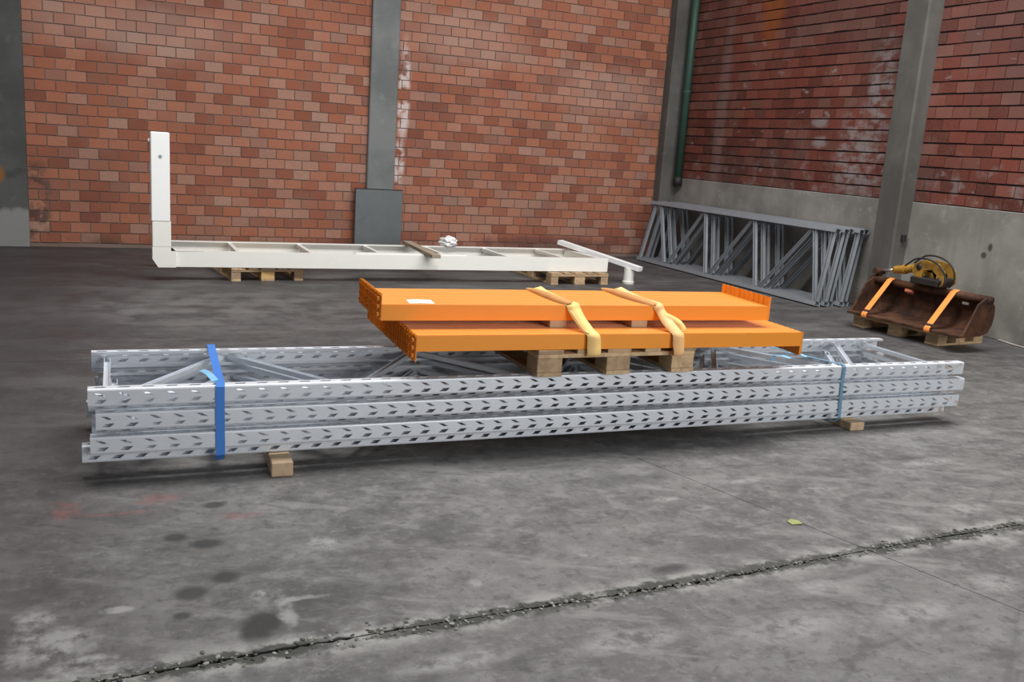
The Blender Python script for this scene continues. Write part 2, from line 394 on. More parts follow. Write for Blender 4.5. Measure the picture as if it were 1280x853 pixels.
def j1(x):   # broken joint, runs across in front
    return 2.655 + .028*x + .010*math.sin(x*2.3)
def j2(y):   # thin joint running away
    return 3.01 - .29*(y-2.73)
JE = 6.68    # joint behind the racks
rj = random.Random(3)
def slab(pts):
    bm = bmesh.new()
    top = [bm.verts.new((x, y, 0)) for x, y in pts]; bot = [bm.verts.new((x, y, -.019)) for x, y in pts]
    n = len(pts); f = bm.faces.new(top); bm.faces.new(bot[::-1])
    for i in range(n): bm.faces.new((top[i], bot[i], bot[(i+1) % n], top[(i+1) % n]))
    bmesh.ops.triangulate(bm, faces=[f])
    obj('slab', bm, M['floor'], fl)
def edge_j1(xa, xb, side):
    n = max(4, int(abs(xb-xa)/.025)); out = []
    for i in range(n+1):
        x = xa+(xb-xa)*i/n; amp = .35+.65*(.5+.5*math.sin(x*3.1+1)); g = .002+amp*abs(rj.gauss(0, .006))+(.008*amp if rj.random() < .10 else 0)
        out.append((x, j1(x)+side*g))
    return out
G = .0025
yc = j1(2.98); xc = j2(yc)
slab([(-7, -4), (j2(-4)-G, -4)] + edge_j1(xc-G, -7, -1))
slab([(j2(-4)+G, -4), (8.9, -4)] + edge_j1(8.9, xc+G, -1))
slab(edge_j1(-7, xc-G, 1) + [(j2(JE)-G, JE-.006), (-7, JE-.006)])
slab(edge_j1(xc+G, 8.9, 1) + [(8.9, JE-.006), (j2(JE)+G, JE-.006)])
slab([(-7, JE), (8.9, JE), (8.9, YW+.05), (-7, YW+.05)])
bm = bmesh.new()
for i in range(750):
    x = rj.uniform(-.6, 4.6); y = j1(x)+rj.gauss(0, .018+.010*math.sin(x*2.1)); r_ = rj.uniform(.0025, .0085)
    M4 = Matrix.Translation((x, y, r_*.2)) @ Matrix.Rotation(rj.uniform(0, 6), 4, 'Z') @ Matrix.Diagonal((r_*1.4, r_, r_*.55, 1))
    bmesh.ops.create_icosphere(bm, subdivisions=1, radius=1, matrix=M4)
cr_ = tag(obj('joint_rubble', bm, M['crumb'], fl), kind='stuff')

# ------------------------------------------------------------------ brick walls
BL, BH, PL, PH, BD = .216, .1185, .2285, .1308, .05
brick_me = {}
def brick_mesh(key, mat):
    if key not in brick_me:
        bm = boxbm(-.5, .5, -.5, .5, -.5, .5)
        brick_me[key] = mesh_of(bm, 'brick'); brick_me[key].materials.append(mat)
    return brick_me[key]

def brick_bay(wall, axis, a0, a1, zlo, zhi, zoff, plane, mat, view, shift=0., lim=299):
    """fills one bay with running-bond bricks; axis 'x' = back wall, 'y' = right wall. view(a,z) ranks the visible bricks."""
    rb = random.Random(int(a0*100)+5); L = []
    row0 = math.ceil((zlo-zoff)/PH-1e-6)
    k = row0
    while zoff+k*PH+BH < zhi:
        z = zoff+k*PH+PH/2
        off = shift+(PL/2 if k % 2 else 0)
        i = math.floor((a0-off)/PL)-1
        while True:
            l = off+i*PL; r_ = l+BL; i += 1
            if l > a1-.02: break
            l2, r2 = max(l, a0+.003), min(r_, a1-.003)
            if r2-l2 < .035: continue
            L.append(((l2+r2)/2, z, r2-l2))
        k += 1
    L.sort(key=lambda b: -view(b[0], b[1]))
    bm = bmesh.new(); me = brick_mesh(mat.name, mat)
    for n, (a, z, ln) in enumerate(L):
        proud = rb.uniform(-.002, .003); rot = rb.gauss(0, .004); dz = rb.gauss(0, .0015)
        if axis == 'x':
            loc = (a, plane-proud+BD/2-.012, z+dz); sc = (ln, BD, BH+rb.gauss(0, .0015)); ro = (0, rot, 0)
        else:
            loc = (plane-proud+BD/2-.012, a, z+dz); sc = (BD, ln+.004, BH-.005+rb.gauss(0, .0025)); ro = (rot, 0, 0)
        if n < lim and view(a, z) > 0:
            o = bpy.data.objects.new('brick', me); COL.objects.link(o); o.parent = wall
            o.location = loc; o.scale = sc; o.rotation_euler = ro
        else:
            x, y, zz = loc; hx, hy, hz = sc[0]/2, sc[1]/2, sc[2]/2
            box(bm, x-hx, x+hx, y-hy, y+hy, zz-hz, zz+hz)
    if len(bm.verts): tag(obj('distant_bricks', bm, mat, wall), kind='stuff')
    else: bm.free()

camP = Vector((0, 0, 1.6))
def vrank(axis, plane):
    def f(a, z):
        p = Vector((a, plane, z)) if axis == 'x' else Vector((plane, a, z))
        q = p-camP; d = q.dot(fw)
        if d < .1: return 0
        u = 640+F_PX*q.dot(cr)/d; v = 426.5-F_PX*q.dot(cu)/d
        if u < -12 or u > 1292 or v < -10 or v > 863: return 0
        n = abs(q.normalized().y) if axis == 'x' else abs(q.normalized().x)
        return n/d/d
    return f

WT = 5.0
def wall(name, x0, x1, y0, y1, z0, z1, mat, label):
    return tag(obj(name, boxbm(x0, x1, y0, y1, z0, z1), mat), label, None, None, 'structure')
wb1 = wall('wall_back', -.82, 3.45, YW, YW+.25, 0, WT, M['mortar_back'], 'red brick infill of the back wall, left of the middle concrete column')
wb2 = wall('wall_back', 3.75, 8.42, YW, YW+.25, 0, WT, M['mortar_back'], 'red brick infill of the back wall, right of the middle concrete column')
wb0 = wall('wall_back', -5, -1.25, YW, YW+.25, 0, WT, M['mortar_back'], 'brick infill of the back wall beyond the left concrete column')
wr1 = wall('wall_right', XW, XW+.25, 8.10, YW+.25, 1.30, WT, M['mortar_right'], 'dark stained brick infill of the right wall, in the corner')
wr2 = wall('wall_right', XW, XW+.25, 3.0, 7.85, 1.30, WT, M['mortar_right'], 'dark stained brick infill of the right wall, nearest the camera')
brick_bay(wb1, 'x', -.82, 3.45, 0, WT, .052, YW, M['brick_back'], vrank('x', YW))
brick_bay(wb2, 'x', 3.75, 8.42, 0, WT, .052, YW, M['brick_back'], vrank('x', YW), .1)
brick_bay(wb0, 'x', -5, -1.25, 0, WT, .052, YW, M['brick_back'], lambda a, z: 0)
brick_bay(wr1, 'y', 8.10, YW, 1.30, WT, 1.302, XW, M['brick_right'], vrank('y', XW))
brick_bay(wr2, 'y', 3.0, 7.85, 1.30, WT, 1.302, XW, M['brick_right'], vrank('y', XW), .06)

def trim(n, x0, x1, y0, y1, z0, z1, mat, label, bev=.012):
    return tag(obj('trim_%d' % n, boxbm(x0, x1, y0, y1, z0, z1, bev), mat), label, None, None, 'structure')
trim(1, -1.27, -.80, YW-.14, YW+.26, 0, WT, M['col_left'], 'dark concrete column at the left end of the back wall, whitened foot')
trim(2, 3.40, 3.79, YW-.08, YW+.26, 0, WT, M['col_mid'], 'pale grey concrete column in the middle of the back wall')
trim(3, 8.11, 8.45, YW-.20, YW+.26, 0, WT, M['col_right'], 'concrete column in the corner of the two brick walls')
trim(4, XW-.22, XW+.26, 7.82, 8.15, 0, WT, M['col_right'], 'weathered concrete column standing against the right wall', .02)
trim(5, XW-.02, XW+.24, 8.14, YW-.19, 0, 1.30, M['plinth'], 'concrete plinth of the right wall behind the leaning grey frames', .006)
trim(6, XW-.02, XW+.24, 3.0, 7.83, 0, 1.30, M['plinth'], 'concrete plinth of the right wall behind the rusty bucket', .006)
# bolt hole block on the column
# steel plate at the foot of the middle column
sp = empty('steel_plate', (3.56, YW-.13, 0))
tag(sp, 'flat grey steel guard plate at the foot of the middle concrete column', 'plate')
obj('plate', boxbm(-.335, .335, -.04, .045, 0, .895, .004), M['steel_plate'], sp)
obj('top_edge', boxbm(-.335, .335, -.044, .05, .895, .902, .002), M['dark_steel'], sp)
# green downpipe in the corner
dp = empty('downpipe', (8.345, 12.48, 0)); tag(dp, 'dark green vertical pipe in the corner beside the corner column', 'pipe')
bm = bmesh.new(); tube(bm, [(0, 0, 1.32), (0, 0, WT)], .06, 14); obj('pipe', bm, M['green'], dp, True)
bm = bmesh.new(); tube(bm, [(0, 0, 1.18), (0, 0, 1.32)], .07, 14); obj('foot_socket', bm, M['black'], dp, True)
bm = bmesh.new(); tube(bm, [(0, 0, 2.60), (0, 0, 2.64)], .067, 14); box(bm, 0, .075, -.015, .015, 2.60, 2.64); obj('bracket', bm, M['green'], dp)
# black block added in place of the hole in the right column's side
bm = boxbm(8.30, 8.36, 7.785, 7.83, .85, .93, .006); tag(obj('hole_block', bm, M['black']), 'dark block standing for a hole low in the right concrete column', 'bracket')
# pale cord along the foot of the right wall
bm = bmesh.new(); tube(bm, [(8.36, 6.42, .010), (8.33, 6.30, .010), (8.30, 6.15, .010), (8.28, 5.9, .010), (8.30, 5.5, .010)], .009, 8)
tag(obj('pale_hose', bm, M['pale_hose'], None, True), 'thin pale hose on the floor along the foot of the right wall', 'hose')

# ------------------------------------------------------------------ galvanised upright frames, lying flat
LEN, DEP, HF, SD = 5.27, .775, .041, .055
def hole_cell(bm, P, u, v, du, dv, hole):
    """rectangle (u..u+du, v..v+dv) mapped by P with a four-sided slot; hole = TL,TR,BR,BL in cell coords"""
    o = [P(u, v+dv), P(u+du, v+dv), P(u+du, v), P(u, v)]
    h = [P(u+a, v+b) for a, b in hole]
    ov = [bm.verts.new(p) for p in o]; hv = [bm.verts.new(p) for p in h]
    for i in range(4): bm.faces.new((ov[i], ov[(i+1) % 4], hv[(i+1) % 4], hv[i]))
def plain(bm, P, u, v, du, dv):
    bm.faces.new([bm.verts.new(p) for p in (P(u, v), P(u+du, v), P(u+du, v+dv), P(u, v+dv))])
def upright_mesh():
    """front face at y=0 looking to -y, rounded front corners, open back at y=SD, along +x, centred on z=0"""
    bm = bmesh.new(); pit = .1; n = int(LEN/pit); rest = LEN-n*pit; c = .0085; H2 = HF-c; k1 = c*.3
    front = lambda u, v: (u, 0, v); lip1 = lambda u, v: (u, SD, v)
    def side(sg): return lambda u, v: (u, c+v, sg*HF)
    def rounds(u, du):
        for sg in (-1, 1):
            for (ya_, za_), (yb2, zb2) in (((0, H2), (k1, HF-k1)), ((k1, HF-k1), (c, HF))):
                bm.faces.new([bm.verts.new(p) for p in ((u, ya_, sg*za_), (u+du, ya_, sg*za_), (u+du, yb2, sg*zb2), (u, yb2, sg*zb2))])
    for k in range(n):
        u = k*pit
        hole_cell(bm, front, u, 0, pit, H2, [(.020, .0255), (.046, .0230), (.074, .0080), (.048, .0085)])
        hole_cell(bm, front, u, -H2, pit, H2, [(.040, .0245), (.078, .0250), (.058, .0075), (.020, .0070)])
        rounds(u, pit)
        for sg in (-1, 1):
            hole_cell(bm, side(sg), u, 0, pit, SD-c, [(.030, .033), (.078, .033), (.066, .014), (.018, .014)])
        plain(bm, lip1, u, HF-.015, pit, .015); plain(bm, lip1, u, -HF, pit, .015)
    u = n*pit
    plain(bm, front, u, -H2, rest, 2*H2); rounds(u, rest)
    for sg in (-1, 1): plain(bm, side(sg), u, 0, rest, SD-c)
    plain(bm, lip1, u, HF-.015, rest, .015); plain(bm, lip1, u, -HF, rest, .015)
    bmesh.ops.remove_doubles(bm, verts=bm.verts, dist=.0008)
    bmesh.ops.recalc_face_normals(bm, faces=bm.faces)
    # give the sheet its 2.5 mm gauge
    bmesh.ops.solidify(bm, geom=bm.faces[:], thickness=.0025)
    me = bpy.data.meshes.new('upright'); bm.to_mesh(me); bm.free(); me.materials.append(M['upright']); return me
up_me = upright_mesh()
CH = [(-.015, -.0125), (.015, -.0125), (.015, .0125), (.0125, .0125), (.0125, -.010), (-.0125, -.010), (-.0125, .0125), (-.015, .0125)]
def brace_mesh(p, q):
    bm = bmesh.new(); extrude_profile(bm, CH, p, q); me = mesh_of(bm, 'brace'); me.materials.append(M['galv']); return me
ya, yb = SD*.6, DEP-SD*.6
nodes = [(.13+.527*k, ya if k % 2 == 0 else yb) for k in range(10)]
br_me = [brace_mesh((a[0]+.02, a[1], 0), (b[0]-.02, b[1], 0)) for a, b in zip(nodes, nodes[1:])]
en_me = [brace_mesh((x+.0, ya, 0), (x, yb, 0)) for x in (.075, LEN-.17)]
fr_lab = {
 'A0': 'galvanised rack frame lying flat, lowest of the three flush at the front',
 'A1': 'galvanised rack frame lying flat, middle of the three flush at the front',
 'A2': 'topmost galvanised rack frame of the flat stack, directly under the pallet of orange rails',
 'B0': 'bottom galvanised rack frame of the flat stack, resting on the two wood battens',
 'B1': 'galvanised rack frame set back in the gap between lowest and middle front uprights',
 'B2': 'galvanised rack frame set back in the gap between middle and topmost front uprights'}
for key, zc, dx, dy in (('B0', .1060, -.03, .072), ('A0', .1675, .005, 0), ('B1', .2225, .012, .115), ('A1', .2775, .030, 0), ('B2', .3325, .0, .115), ('A2', .3875, 0, 0)):
    r_ = empty('rack_ladder', (-.07+dx, 4.281+dy, zc+.012), (0, .0055, -.014))
    tag(r_, fr_lab[key], 'rack', 'galvanised rack frames in the flat stack')
    link('upright', up_me, None, r_)
    o = link('upright', up_me, None, r_, (0, DEP, 0)); o.scale = (1, -1, 1)
    flip = key[0] == 'B'
    for me in br_me: link('diagonal_brace', me, None, r_)
    for me in en_me: link('end_brace', me, None, r_)

# wood battens under the racks
def solid(name, dims, loc, rz, mat, label, cat, group=None, bev=.004):
    x, y, z = dims
    o = obj(name, boxbm(-x/2, x/2, -y/2, y/2, 0, z, bev), mat, None, False, loc, (0, 0, rz))
    return tag(o, label, cat, group)
solid('wood_batten', (.10, 1.02, .0715), (.785, 4.70, 0), -.05, M['wood_pale'], 'pale wood batten on the floor under the left part of the rack stack', 'batten', 'battens under the rack stack')
solid('wood_batten', (.11, 1.02, .0520), (4.345, 4.70, 0), -.03, M['wood_pale'], 'pale wood batten on the floor under the right part of the rack stack', 'batten', 'battens under the rack stack')

# plastic bands round the racks
def band(name, x_f, x_b, w_, mat, label, x_f2=None):
    zt, zb = .4435-.0055*(x_f+.07), .0765-.0055*(x_f+.07)
    yf = 4.281-.014*(x_f+.07)-.006; yb_ = yf+DEP+.129
    x2 = x_f2 if x_f2 is not None else x_f
    pts = [(x2, yf, zb+.03), (x_f, yf, .3), (x_f, yf, zt-.008), (x_f+.002, yf+.012, zt+.004), (x_f*.6+x_b*.4, yf+.30, zt+.001), (x_b, yb_-.07, zt+.004), (x_b, yb_-.062, zt-.006), (x_b, yb_-.058, zt-.06), (x_b, yb_, zt-.09), (x_b, yb_, zb-.004), (x_b*.5+x2*.5, yf+.4, zb-.010), (x2+.004, yf+.066, zb-.008), (x2, yf+.04, zb-.004)]
    bm = bmesh.new(); ribbon(bm, pts, [(w_, 0, 0)]*len(pts), .0025, True)
    root = empty(name, (x_f, yf, zt)); tag(root, label, 'strap')
    o = obj('band', bm, mat, root); o.matrix_parent_inverse = Matrix.Translation((-x_f, -yf, -zt))
    return root, (x_f, yf, zt), o
def world_child(o, root, p): o.parent = root; o.matrix_parent_inverse = Matrix.Translation((-p[0], -p[1], -p[2]))
rb_, pp, _ = band('packing_band', .485, .53, .040, M['blue'], 'bright blue plastic band around the left end of the rack stack', .488)
bm = bmesh.new(); ribbon(bm, [(.47, 4.33, .446), (.455, 4.43, .452), (.44, 4.52, .446), (.43, 4.56, .44)], [(.03, .012, .004)]*4, .0025)
world_child(obj('loose_tail', bm, M['blue_light']), rb_, pp)
rb2, pp2, _ = band('packing_band', 4.175, 3.98, .024, M['blue_grey'], 'dull blue band around the right end of the rack stack', 4.19)
bm = bmesh.new()
ribbon(bm, [(3.93, 4.43, .424), (3.90, 4.47, .434), (3.87, 4.51, .428), (3.86, 4.52, .39)], [(.035, .01, 0)]*4, .0025)
world_child(obj('loose_tail', bm, M['blue_light']), rb2, pp2)
bm = bmesh.new(); ribbon(bm, [(4.09, 4.46, .422), (4.06, 4.52, .434), (4.03, 4.58, .424)], [(.035, .01, 0)]*3, .0025)
world_child(obj('loose_tail', bm, M['blue_light']), rb2, pp2)

# ------------------------------------------------------------------ pallets
def pallet(loc, rz, W, L, label, group='wooden pallets', light_block=None):
    """ends of the deck boards look to -y (local); W across x, L along y"""
    root = empty('pallet', loc, (0, 0, rz)); tag(root, label, 'pallet', group)
    rr = random.Random(int(loc[0]*50))
    bw = [.145, .10, .145, .10, .145]; gap = (W-sum(bw))/4; x = -W/2
    for b in bw:
        j = rr.uniform(-.006, .006)
        obj('deck_board', boxbm(x, x+b, j, L+j, .122, .144, .002), M['wood'], root); x += b+gap
    for y in (0, (L-.145)/2, L-.145):
        obj('stringer_board', boxbm(-W/2, W/2, y, y+.145, .100, .122, .002), M['wood'], root)
    for i, x in enumerate((-W/2, -.0725, W/2-.10)):
        w_ = .145 if i == 1 else .10
        if W > .9: w_ = .145; x = (-W/2, -.0725, W/2-.145)[i]
        obj('bottom_board', boxbm(x, x+w_, 0, L, 0, .022, .002), M['wood'], root)
        for k, y in enumerate((0, (L-.145)/2, L-.145)):
            m = M['wood_end'] if (light_block == i and k == 0) else M['wood']
            obj('block', boxbm(x, x+w_, y+.004, y+.141, .022, .100, .003), m, root)
    return root
pallet((2.555, 4.205, .4295), -.014, .97, 1.2, 'wooden pallet on the galvanised rack frames, carrying the orange rails')
pallet((1.645, 10.12, 0), .10, .78, 1.2, 'wooden pallet under the left part of the white steel frame', 'wooden pallets', 1)
pallet((5.37, 9.93, 0), .02, .80, 1.2, 'wooden pallet under the right end of the white steel frame')
pallet((7.29, 6.78, 0), -PI/2+.10, 1.02, .70, 'wooden pallet under the rusty excavator bucket')

# ------------------------------------------------------------------ orange rails
BLEN, BW, BHT = 2.32, .0495, .084
def beam_body():
    # step beam: box with a rebate along the upper front edge
    pts = [(-BW/2, 0), (BW/2, 0), (BW/2, BHT), (-BW/2+.003, BHT), (-BW/2+.003, BHT-.004), (-BW/2, BHT-.004)]
    bm = bmesh.new(); extrude_profile(bm, [(y, z) for y, z in pts], (.004, 0, 0), (BLEN-.004, 0, 0))
    bmesh.ops.bevel(bm, geom=[e for e in bm.edges if abs(e.verts[0].co.x-e.verts[1].co.x) > 1], offset=.002, segments=2, affect='EDGES')
    me = mesh_of(bm, 'beam'); me.materials.append(M['orange']); return me
def connector(upw):
    bm = bmesh.new(); z0, z1 = (0, .138) if upw else (BHT-.138, BHT)
    box(bm, 0, .004, -.023, .023, z0, z1)
    box(bm, -.012, .0, .0195, .023, z0, z1)
    for k in range(3):
        z = z0+.022+k*.040
        box(bm, -.018, .0, -.006, -.001, z, z+.018); box(bm, -.018, -.014, -.006, .005, z+.002, z+.013)
    box(bm, -.004, .0, -.023, .0195, z0+.006, z0+.012); box(bm, -.004, .0, -.023, .0195, z1-.012, z1-.006)
    me = mesh_of(bm, 'end_plate'); me.materials.append(M['orange_end']); return me
bb = beam_body(); con = {True: connector(True), False: connector(False)}
ordn = ['frontmost', 'second', 'third', 'fourth', 'fifth', 'sixth', 'seventh', 'eighth', 'ninth', 'tenth', 'eleventh', 'twelfth', 'thirteenth', 'fourteenth', 'fifteenth', 'sixteenth', 'seventeenth', 'eighteenth', 'nineteenth', 'twentieth', 'twenty first', 'twenty second']
def beam_row(n, org, yaw, upw, rowname, grp):
    for i in range(n):
        ax = random.uniform(-.0015, .0015)
        d = Vector((-math.sin(yaw), math.cos(yaw), 0)); e = Vector((math.cos(yaw), math.sin(yaw), 0))
        p = Vector(org)+d*(BW/2+i*(BW+.0006))+e*ax
        r_ = empty('rack_rail', p, (0, 0, yaw))
        which = ordn[i]+(' orange rail from the front in the ' if i else ' orange rail in the ')+rowname
        if i == n-1: which = 'rearmost orange rail in the '+rowname
        tag(r_, which, 'rail', grp)
        link('rail_body', bb, None, r_)
        link('end_plate', con[upw], None, r_)
        link('end_plate', con[upw], None, r_, (BLEN, 0, 0), (0, 0, PI))
beam_row(22, (1.417, 4.262, .5740), -.055, False, 'lower layer, end plates hanging down', 'orange rack rails of the lower layer')
beam_row(10, (1.277, 4.428, .7005), -.060, True, 'upper layer, end plates standing up', 'orange rack rails of the upper layer')
# spacers between the layers
for x, lab in ((2.27, 'left one of two pale wood spacers between the orange rail layers'), (2.765, 'right one of two pale wood spacers between the orange rail layers')):
    solid('wood_spacer', (.10, .40, .0420), (x, 4.58-.06*(x-2.27), .6583), -.057, M['wood_pale'], lab, 'spacer', 'spacers between the beam layers', .003)

# paper sheet on the upper beams
bm = bmesh.new(); ribbon(bm, [(1.44, 4.50, .7850), (1.50, 4.497, .7865), (1.57, 4.49, .7850)], [(.012, .10, .001)]*3, .0012)
tag(obj('paper_sheet', bm, M['paper']), 'small white paper slip lying on the upper orange rails near their left end', 'paper')

# webbing straps round both beam layers
zt_, zl_, zp_ = .7845, .6575, .5725
def smooth_pts(P, W, n=5):
    out, wo = [], []
    for i in range(len(P)-1):
        p0, p1, p2, p3 = [Vector(P[max(0, min(len(P)-1, i+j))]) for j in (-1, 0, 1, 2)]
        for k in range(n):
            t = k/n
            out.append(.5*((2*p1)+(-p0+p2)*t+(2*p0-5*p1+4*p2-p3)*t*t+(-p0+3*p1-3*p2+p3)*t**3))
            wo.append(Vector(W[i]).lerp(Vector(W[i+1]), t))
    out.append(Vector(P[-1])); wo.append(Vector(W[-1])); return out, wo
def web(P, W, th=.003): 
    p, w_ = smooth_pts(P, W); bm = bmesh.new(); ribbon(bm, p, w_, th); return bm
wv = (.082, 0, .0)
st1 = empty('webbing_strap', (2.33, 4.36, .79)); tag(st1, 'yellow webbing strap twisted over both orange rail layers, left of the two', 'strap', 'webbing straps round the orange rails')
sp1 = (2.33, 4.36, .79)
P = [(2.36, 4.93, .70), (2.36, 4.925, .775), (2.355, 4.88, .793), (2.34, 4.75, .790), (2.33, 4.58, .790), (2.325, 4.46, .790), (2.328, 4.372, .788), (2.333, 4.345, .760), (2.345, 4.29, .715), (2.362, 4.225, .672), (2.378, 4.195, .650), (2.383, 4.190, .60), (2.383, 4.186, .545), (2.383, 4.25, .536)]
W = [(.06, 0, 0), (.06, 0, 0), (.05, 0, .02), (.055, .01, .012), (.065, .02, .004), (.075, .02, 0), (.08, .01, .01), (.075, 0, .012), (.06, 0, .02), (.055, 0, .02), (.078, 0, 0), (.082, 0, 0), (.080, 0, 0), (.08, 0, 0)]
world_child(obj('webbing', web(P, W), M['strap_yellow'], None, True), st1, sp1)
P = [(2.295, 4.90, .789), (2.285, 4.75, .795), (2.28, 4.6, .798), (2.29, 4.45, .797), (2.315, 4.37, .795)]
W = [(.01, 0, .004), (.02, 0, .030), (.03, 0, .035), (.035, .01, .026), (.04, .01, .01)]
world_child(obj('folded_edge', web(P, W), M['strap_shadow'], None, True), st1, sp1)
P = [(2.305, 4.40, .788), (2.312, 4.352, .762), (2.33, 4.30, .718), (2.345, 4.24, .676), (2.352, 4.205, .664)]
W = [(.03, .01, .01), (.025, .012, .01), (.02, .015, .01), (.02, .015, .008), (.015, .01, .004)]
world_child(obj('folded_edge', web(P, W), M['strap_peach'], None, True), st1, sp1)
st2 = empty('webbing_strap', (2.84, 4.33, .79)); tag(st2, 'peach webbing strap knotted over both orange rail layers, right of the two', 'strap', 'webbing straps round the orange rails')
sp2 = (2.84, 4.33, .79)
P = [(2.90, 4.90, .70), (2.90, 4.895, .775), (2.895, 4.86, .793), (2.875, 4.70, .790), (2.855, 4.52, .790), (2.845, 4.40, .791), (2.85, 4.335, .784), (2.862, 4.315, .755), (2.872, 4.26, .71), (2.885, 4.19, .669), (2.893, 4.165, .648), (2.897, 4.160, .60), (2.90, 4.155, .540), (2.90, 4.22, .536)]
W = [(.05, 0, 0), (.05, 0, 0), (.05, 0, .02), (.05, .01, .012), (.06, .02, .004), (.065, .02, .012), (.06, 0, .02), (.05, 0, .02), (.06, 0, .02), (.065, 0, .012), (.072, 0, 0), (.074, 0, 0), (.06, 0, 0), (.06, 0, 0)]
world_child(obj('webbing', web(P, W), M['strap_peach'], None, True), st2, sp2)
P = [(2.80, 4.90, .789), (2.785, 4.75, .796), (2.78, 4.58, .799), (2.80, 4.42, .797), (2.83, 4.335, .790)]
W = [(.01, 0, .004), (.02, 0, .032), (.03, 0, .035), (.035, .01, .026), (.04, .01, .01)]
world_child(obj('folded_edge', web(P, W), M['strap_shadow'], None, True), st2, sp2)
P = [(2.87, 4.295, .735), (2.90, 4.262, .722), (2.935, 4.235, .700), (2.958, 4.22, .672), (2.957, 4.215, .664)]
W = [(.02, 0, .035), (.025, 0, .035), (.03, 0, .03), (.036, 0, .012), (.03, 0, .004)]
world_child(obj('loose_tail', web(P, W), M['strap_yellow'], None, True), st2, sp2)

# ------------------------------------------------------------------ white steel frame
wf = empty('white_steel_frame', (.5, 10.1, .144)); tag(wf, 'white L shaped steel frame with tall post, lying ladder rails on two pallets', 'frame')
ZB, ZT = .150, .315
def wpart(name, bm, mat=M['white_paint'], smooth=False, parent=None):
    o = obj(name, bm, mat, None, smooth)
    if parent: o.parent = parent
    else: world_child(o, wf, (.5, 10.1, .144))
    return o
def railprof(p, q, side):
    pts = [(-.03*side, 0), (.03*side, 0), (.03*side, .012), (-.018*side, .012), (-.018*side, ZT-ZB-.012), (.03*side, ZT-ZB-.012), (.03*side, ZT-ZB), (-.03*side, ZT-ZB)]
    bm = bmesh.new(); extrude_profile(bm, pts, p, q); return bm
wpart('front_rail', railprof((.66, 10.12, ZB), (5.80, 10.06, ZB), 1))
wpart('rear_rail', railprof((.60, 11.03, ZB), (5.74, 11.0, ZB), -1))
for x in (1.35, 2.14, 2.94, 3.72, 4.50, 5.25):
    bm = bmesh.new(); bar(bm, (x, 10.14, .285), (x, 11.0, .285), .045, .035); bar(bm, (x+.012, 10.14, .24), (x+.012, 11.0, .24), .010, .09)
    wpart('rung', bm)
bm = bmesh.new(); bar(bm, (5.72, 10.10, .235), (5.70, 11.0, .235), .06, .15); wpart('rung', bm)
# gusset plates lying on the front rail
for xa, xb in ((.66, .98), (2.60, 3.92)):
    wpart('gusset_plate', boxbm(xa, xb, 10.085, 10.20, ZT, ZT+.008))
# elbow with chamfered outer corner, then the post
bm = bmesh.new()
pr = [(.475, .27), (.475, .235), (.53, .150), (.70, .150), (.70, .32), (.655, .32), (.655, .36), (.475, .36)]
a = [bm.verts.new((x, 10.04, z)) for x, z in pr]; b = [bm.verts.new((x, 10.19, z)) for x, z in pr]
for i in range(len(pr)): bm.faces.new((a[i], a[(i+1) % 8], b[(i+1) % 8], b[i]))
f1 = bm.faces.new(a); f2 = bm.faces.new(b[::-1]); bmesh.ops.triangulate(bm, faces=[f1, f2])
wpart('corner_elbow', bm)
wpart('lower_post', boxbm(.475, .655, 10.04, 10.19, .36, .62, .006))
bm = boxbm(.468, .648, 10.035, 10.185, .62, 1.51, .008)
po = wpart('upper_post', bm, M['white_new'])
bm = boxbm(.446, .47, 10.08, 10.11, 1.41, 1.44, .004); wpart('lug', bm, M['white_new'], parent=po)
bm = bmesh.new()
bmesh.ops.create_cone(bm, cap_ends=True, segments=10, radius1=.018, radius2=.018, depth=.006, matrix=Matrix.Translation((.558, 10.0335, 1.27)) @ Matrix.Rotation(PI/2, 4, 'X'))
wpart('hole_plug', bm, M['grey_paint'], parent=po)
# loose white end beam with round foot
lb = empty('white_end_bar', (6.12, 9.99, 0)); tag(lb, 'loose white steel bar with round foot, sloping off the right end of the white frame', 'bar')
lp = (6.12, 9.99, 0)
bm = bmesh.new(); bar(bm, (5.62, 11.05, .40), (6.20, 9.90, .205), .10, .055); world_child(obj('bar', bm, M['white_new']), lb, lp)
bm = bmesh.new(); tube(bm, [(6.125, 10.04, .0), (6.125, 10.04, .03), (6.125, 10.04, .035), (6.125, 10.04, .20)], [.072, .078, .066, .066], 16); world_child(obj('round_foot', bm, M['white_paint'], None, False), lb, lp)
# plank across rails and crumpled sheet
bm = bmesh.new(); bar(bm, (3.50, 11.12, .345), (3.42, 9.72, .345), .10, .038); tag(obj('wood_plank', bm, M['wood_dark']), 'weathered wood plank lying across the rails of the white frame', 'plank')
bm = bmesh.new(); bmesh.ops.create_icosphere(bm, subdivisions=3, radius=1)
for v in bm.verts:
    k = 1+.18*math.sin(7*v.co.x+3*v.co.y)+.14*math.sin(9*v.co.z+5*v.co.x)
    v.co = Vector((v.co.x*.11*k, v.co.y*.09*k, max(-.04, v.co.z*.075*k)))
tag(obj('crumpled_sheet', bm, M['plastic'], None, False, (4.03, 11.03, .362)), 'crumpled white plastic lump on the rear rail of the white frame', 'plastic')

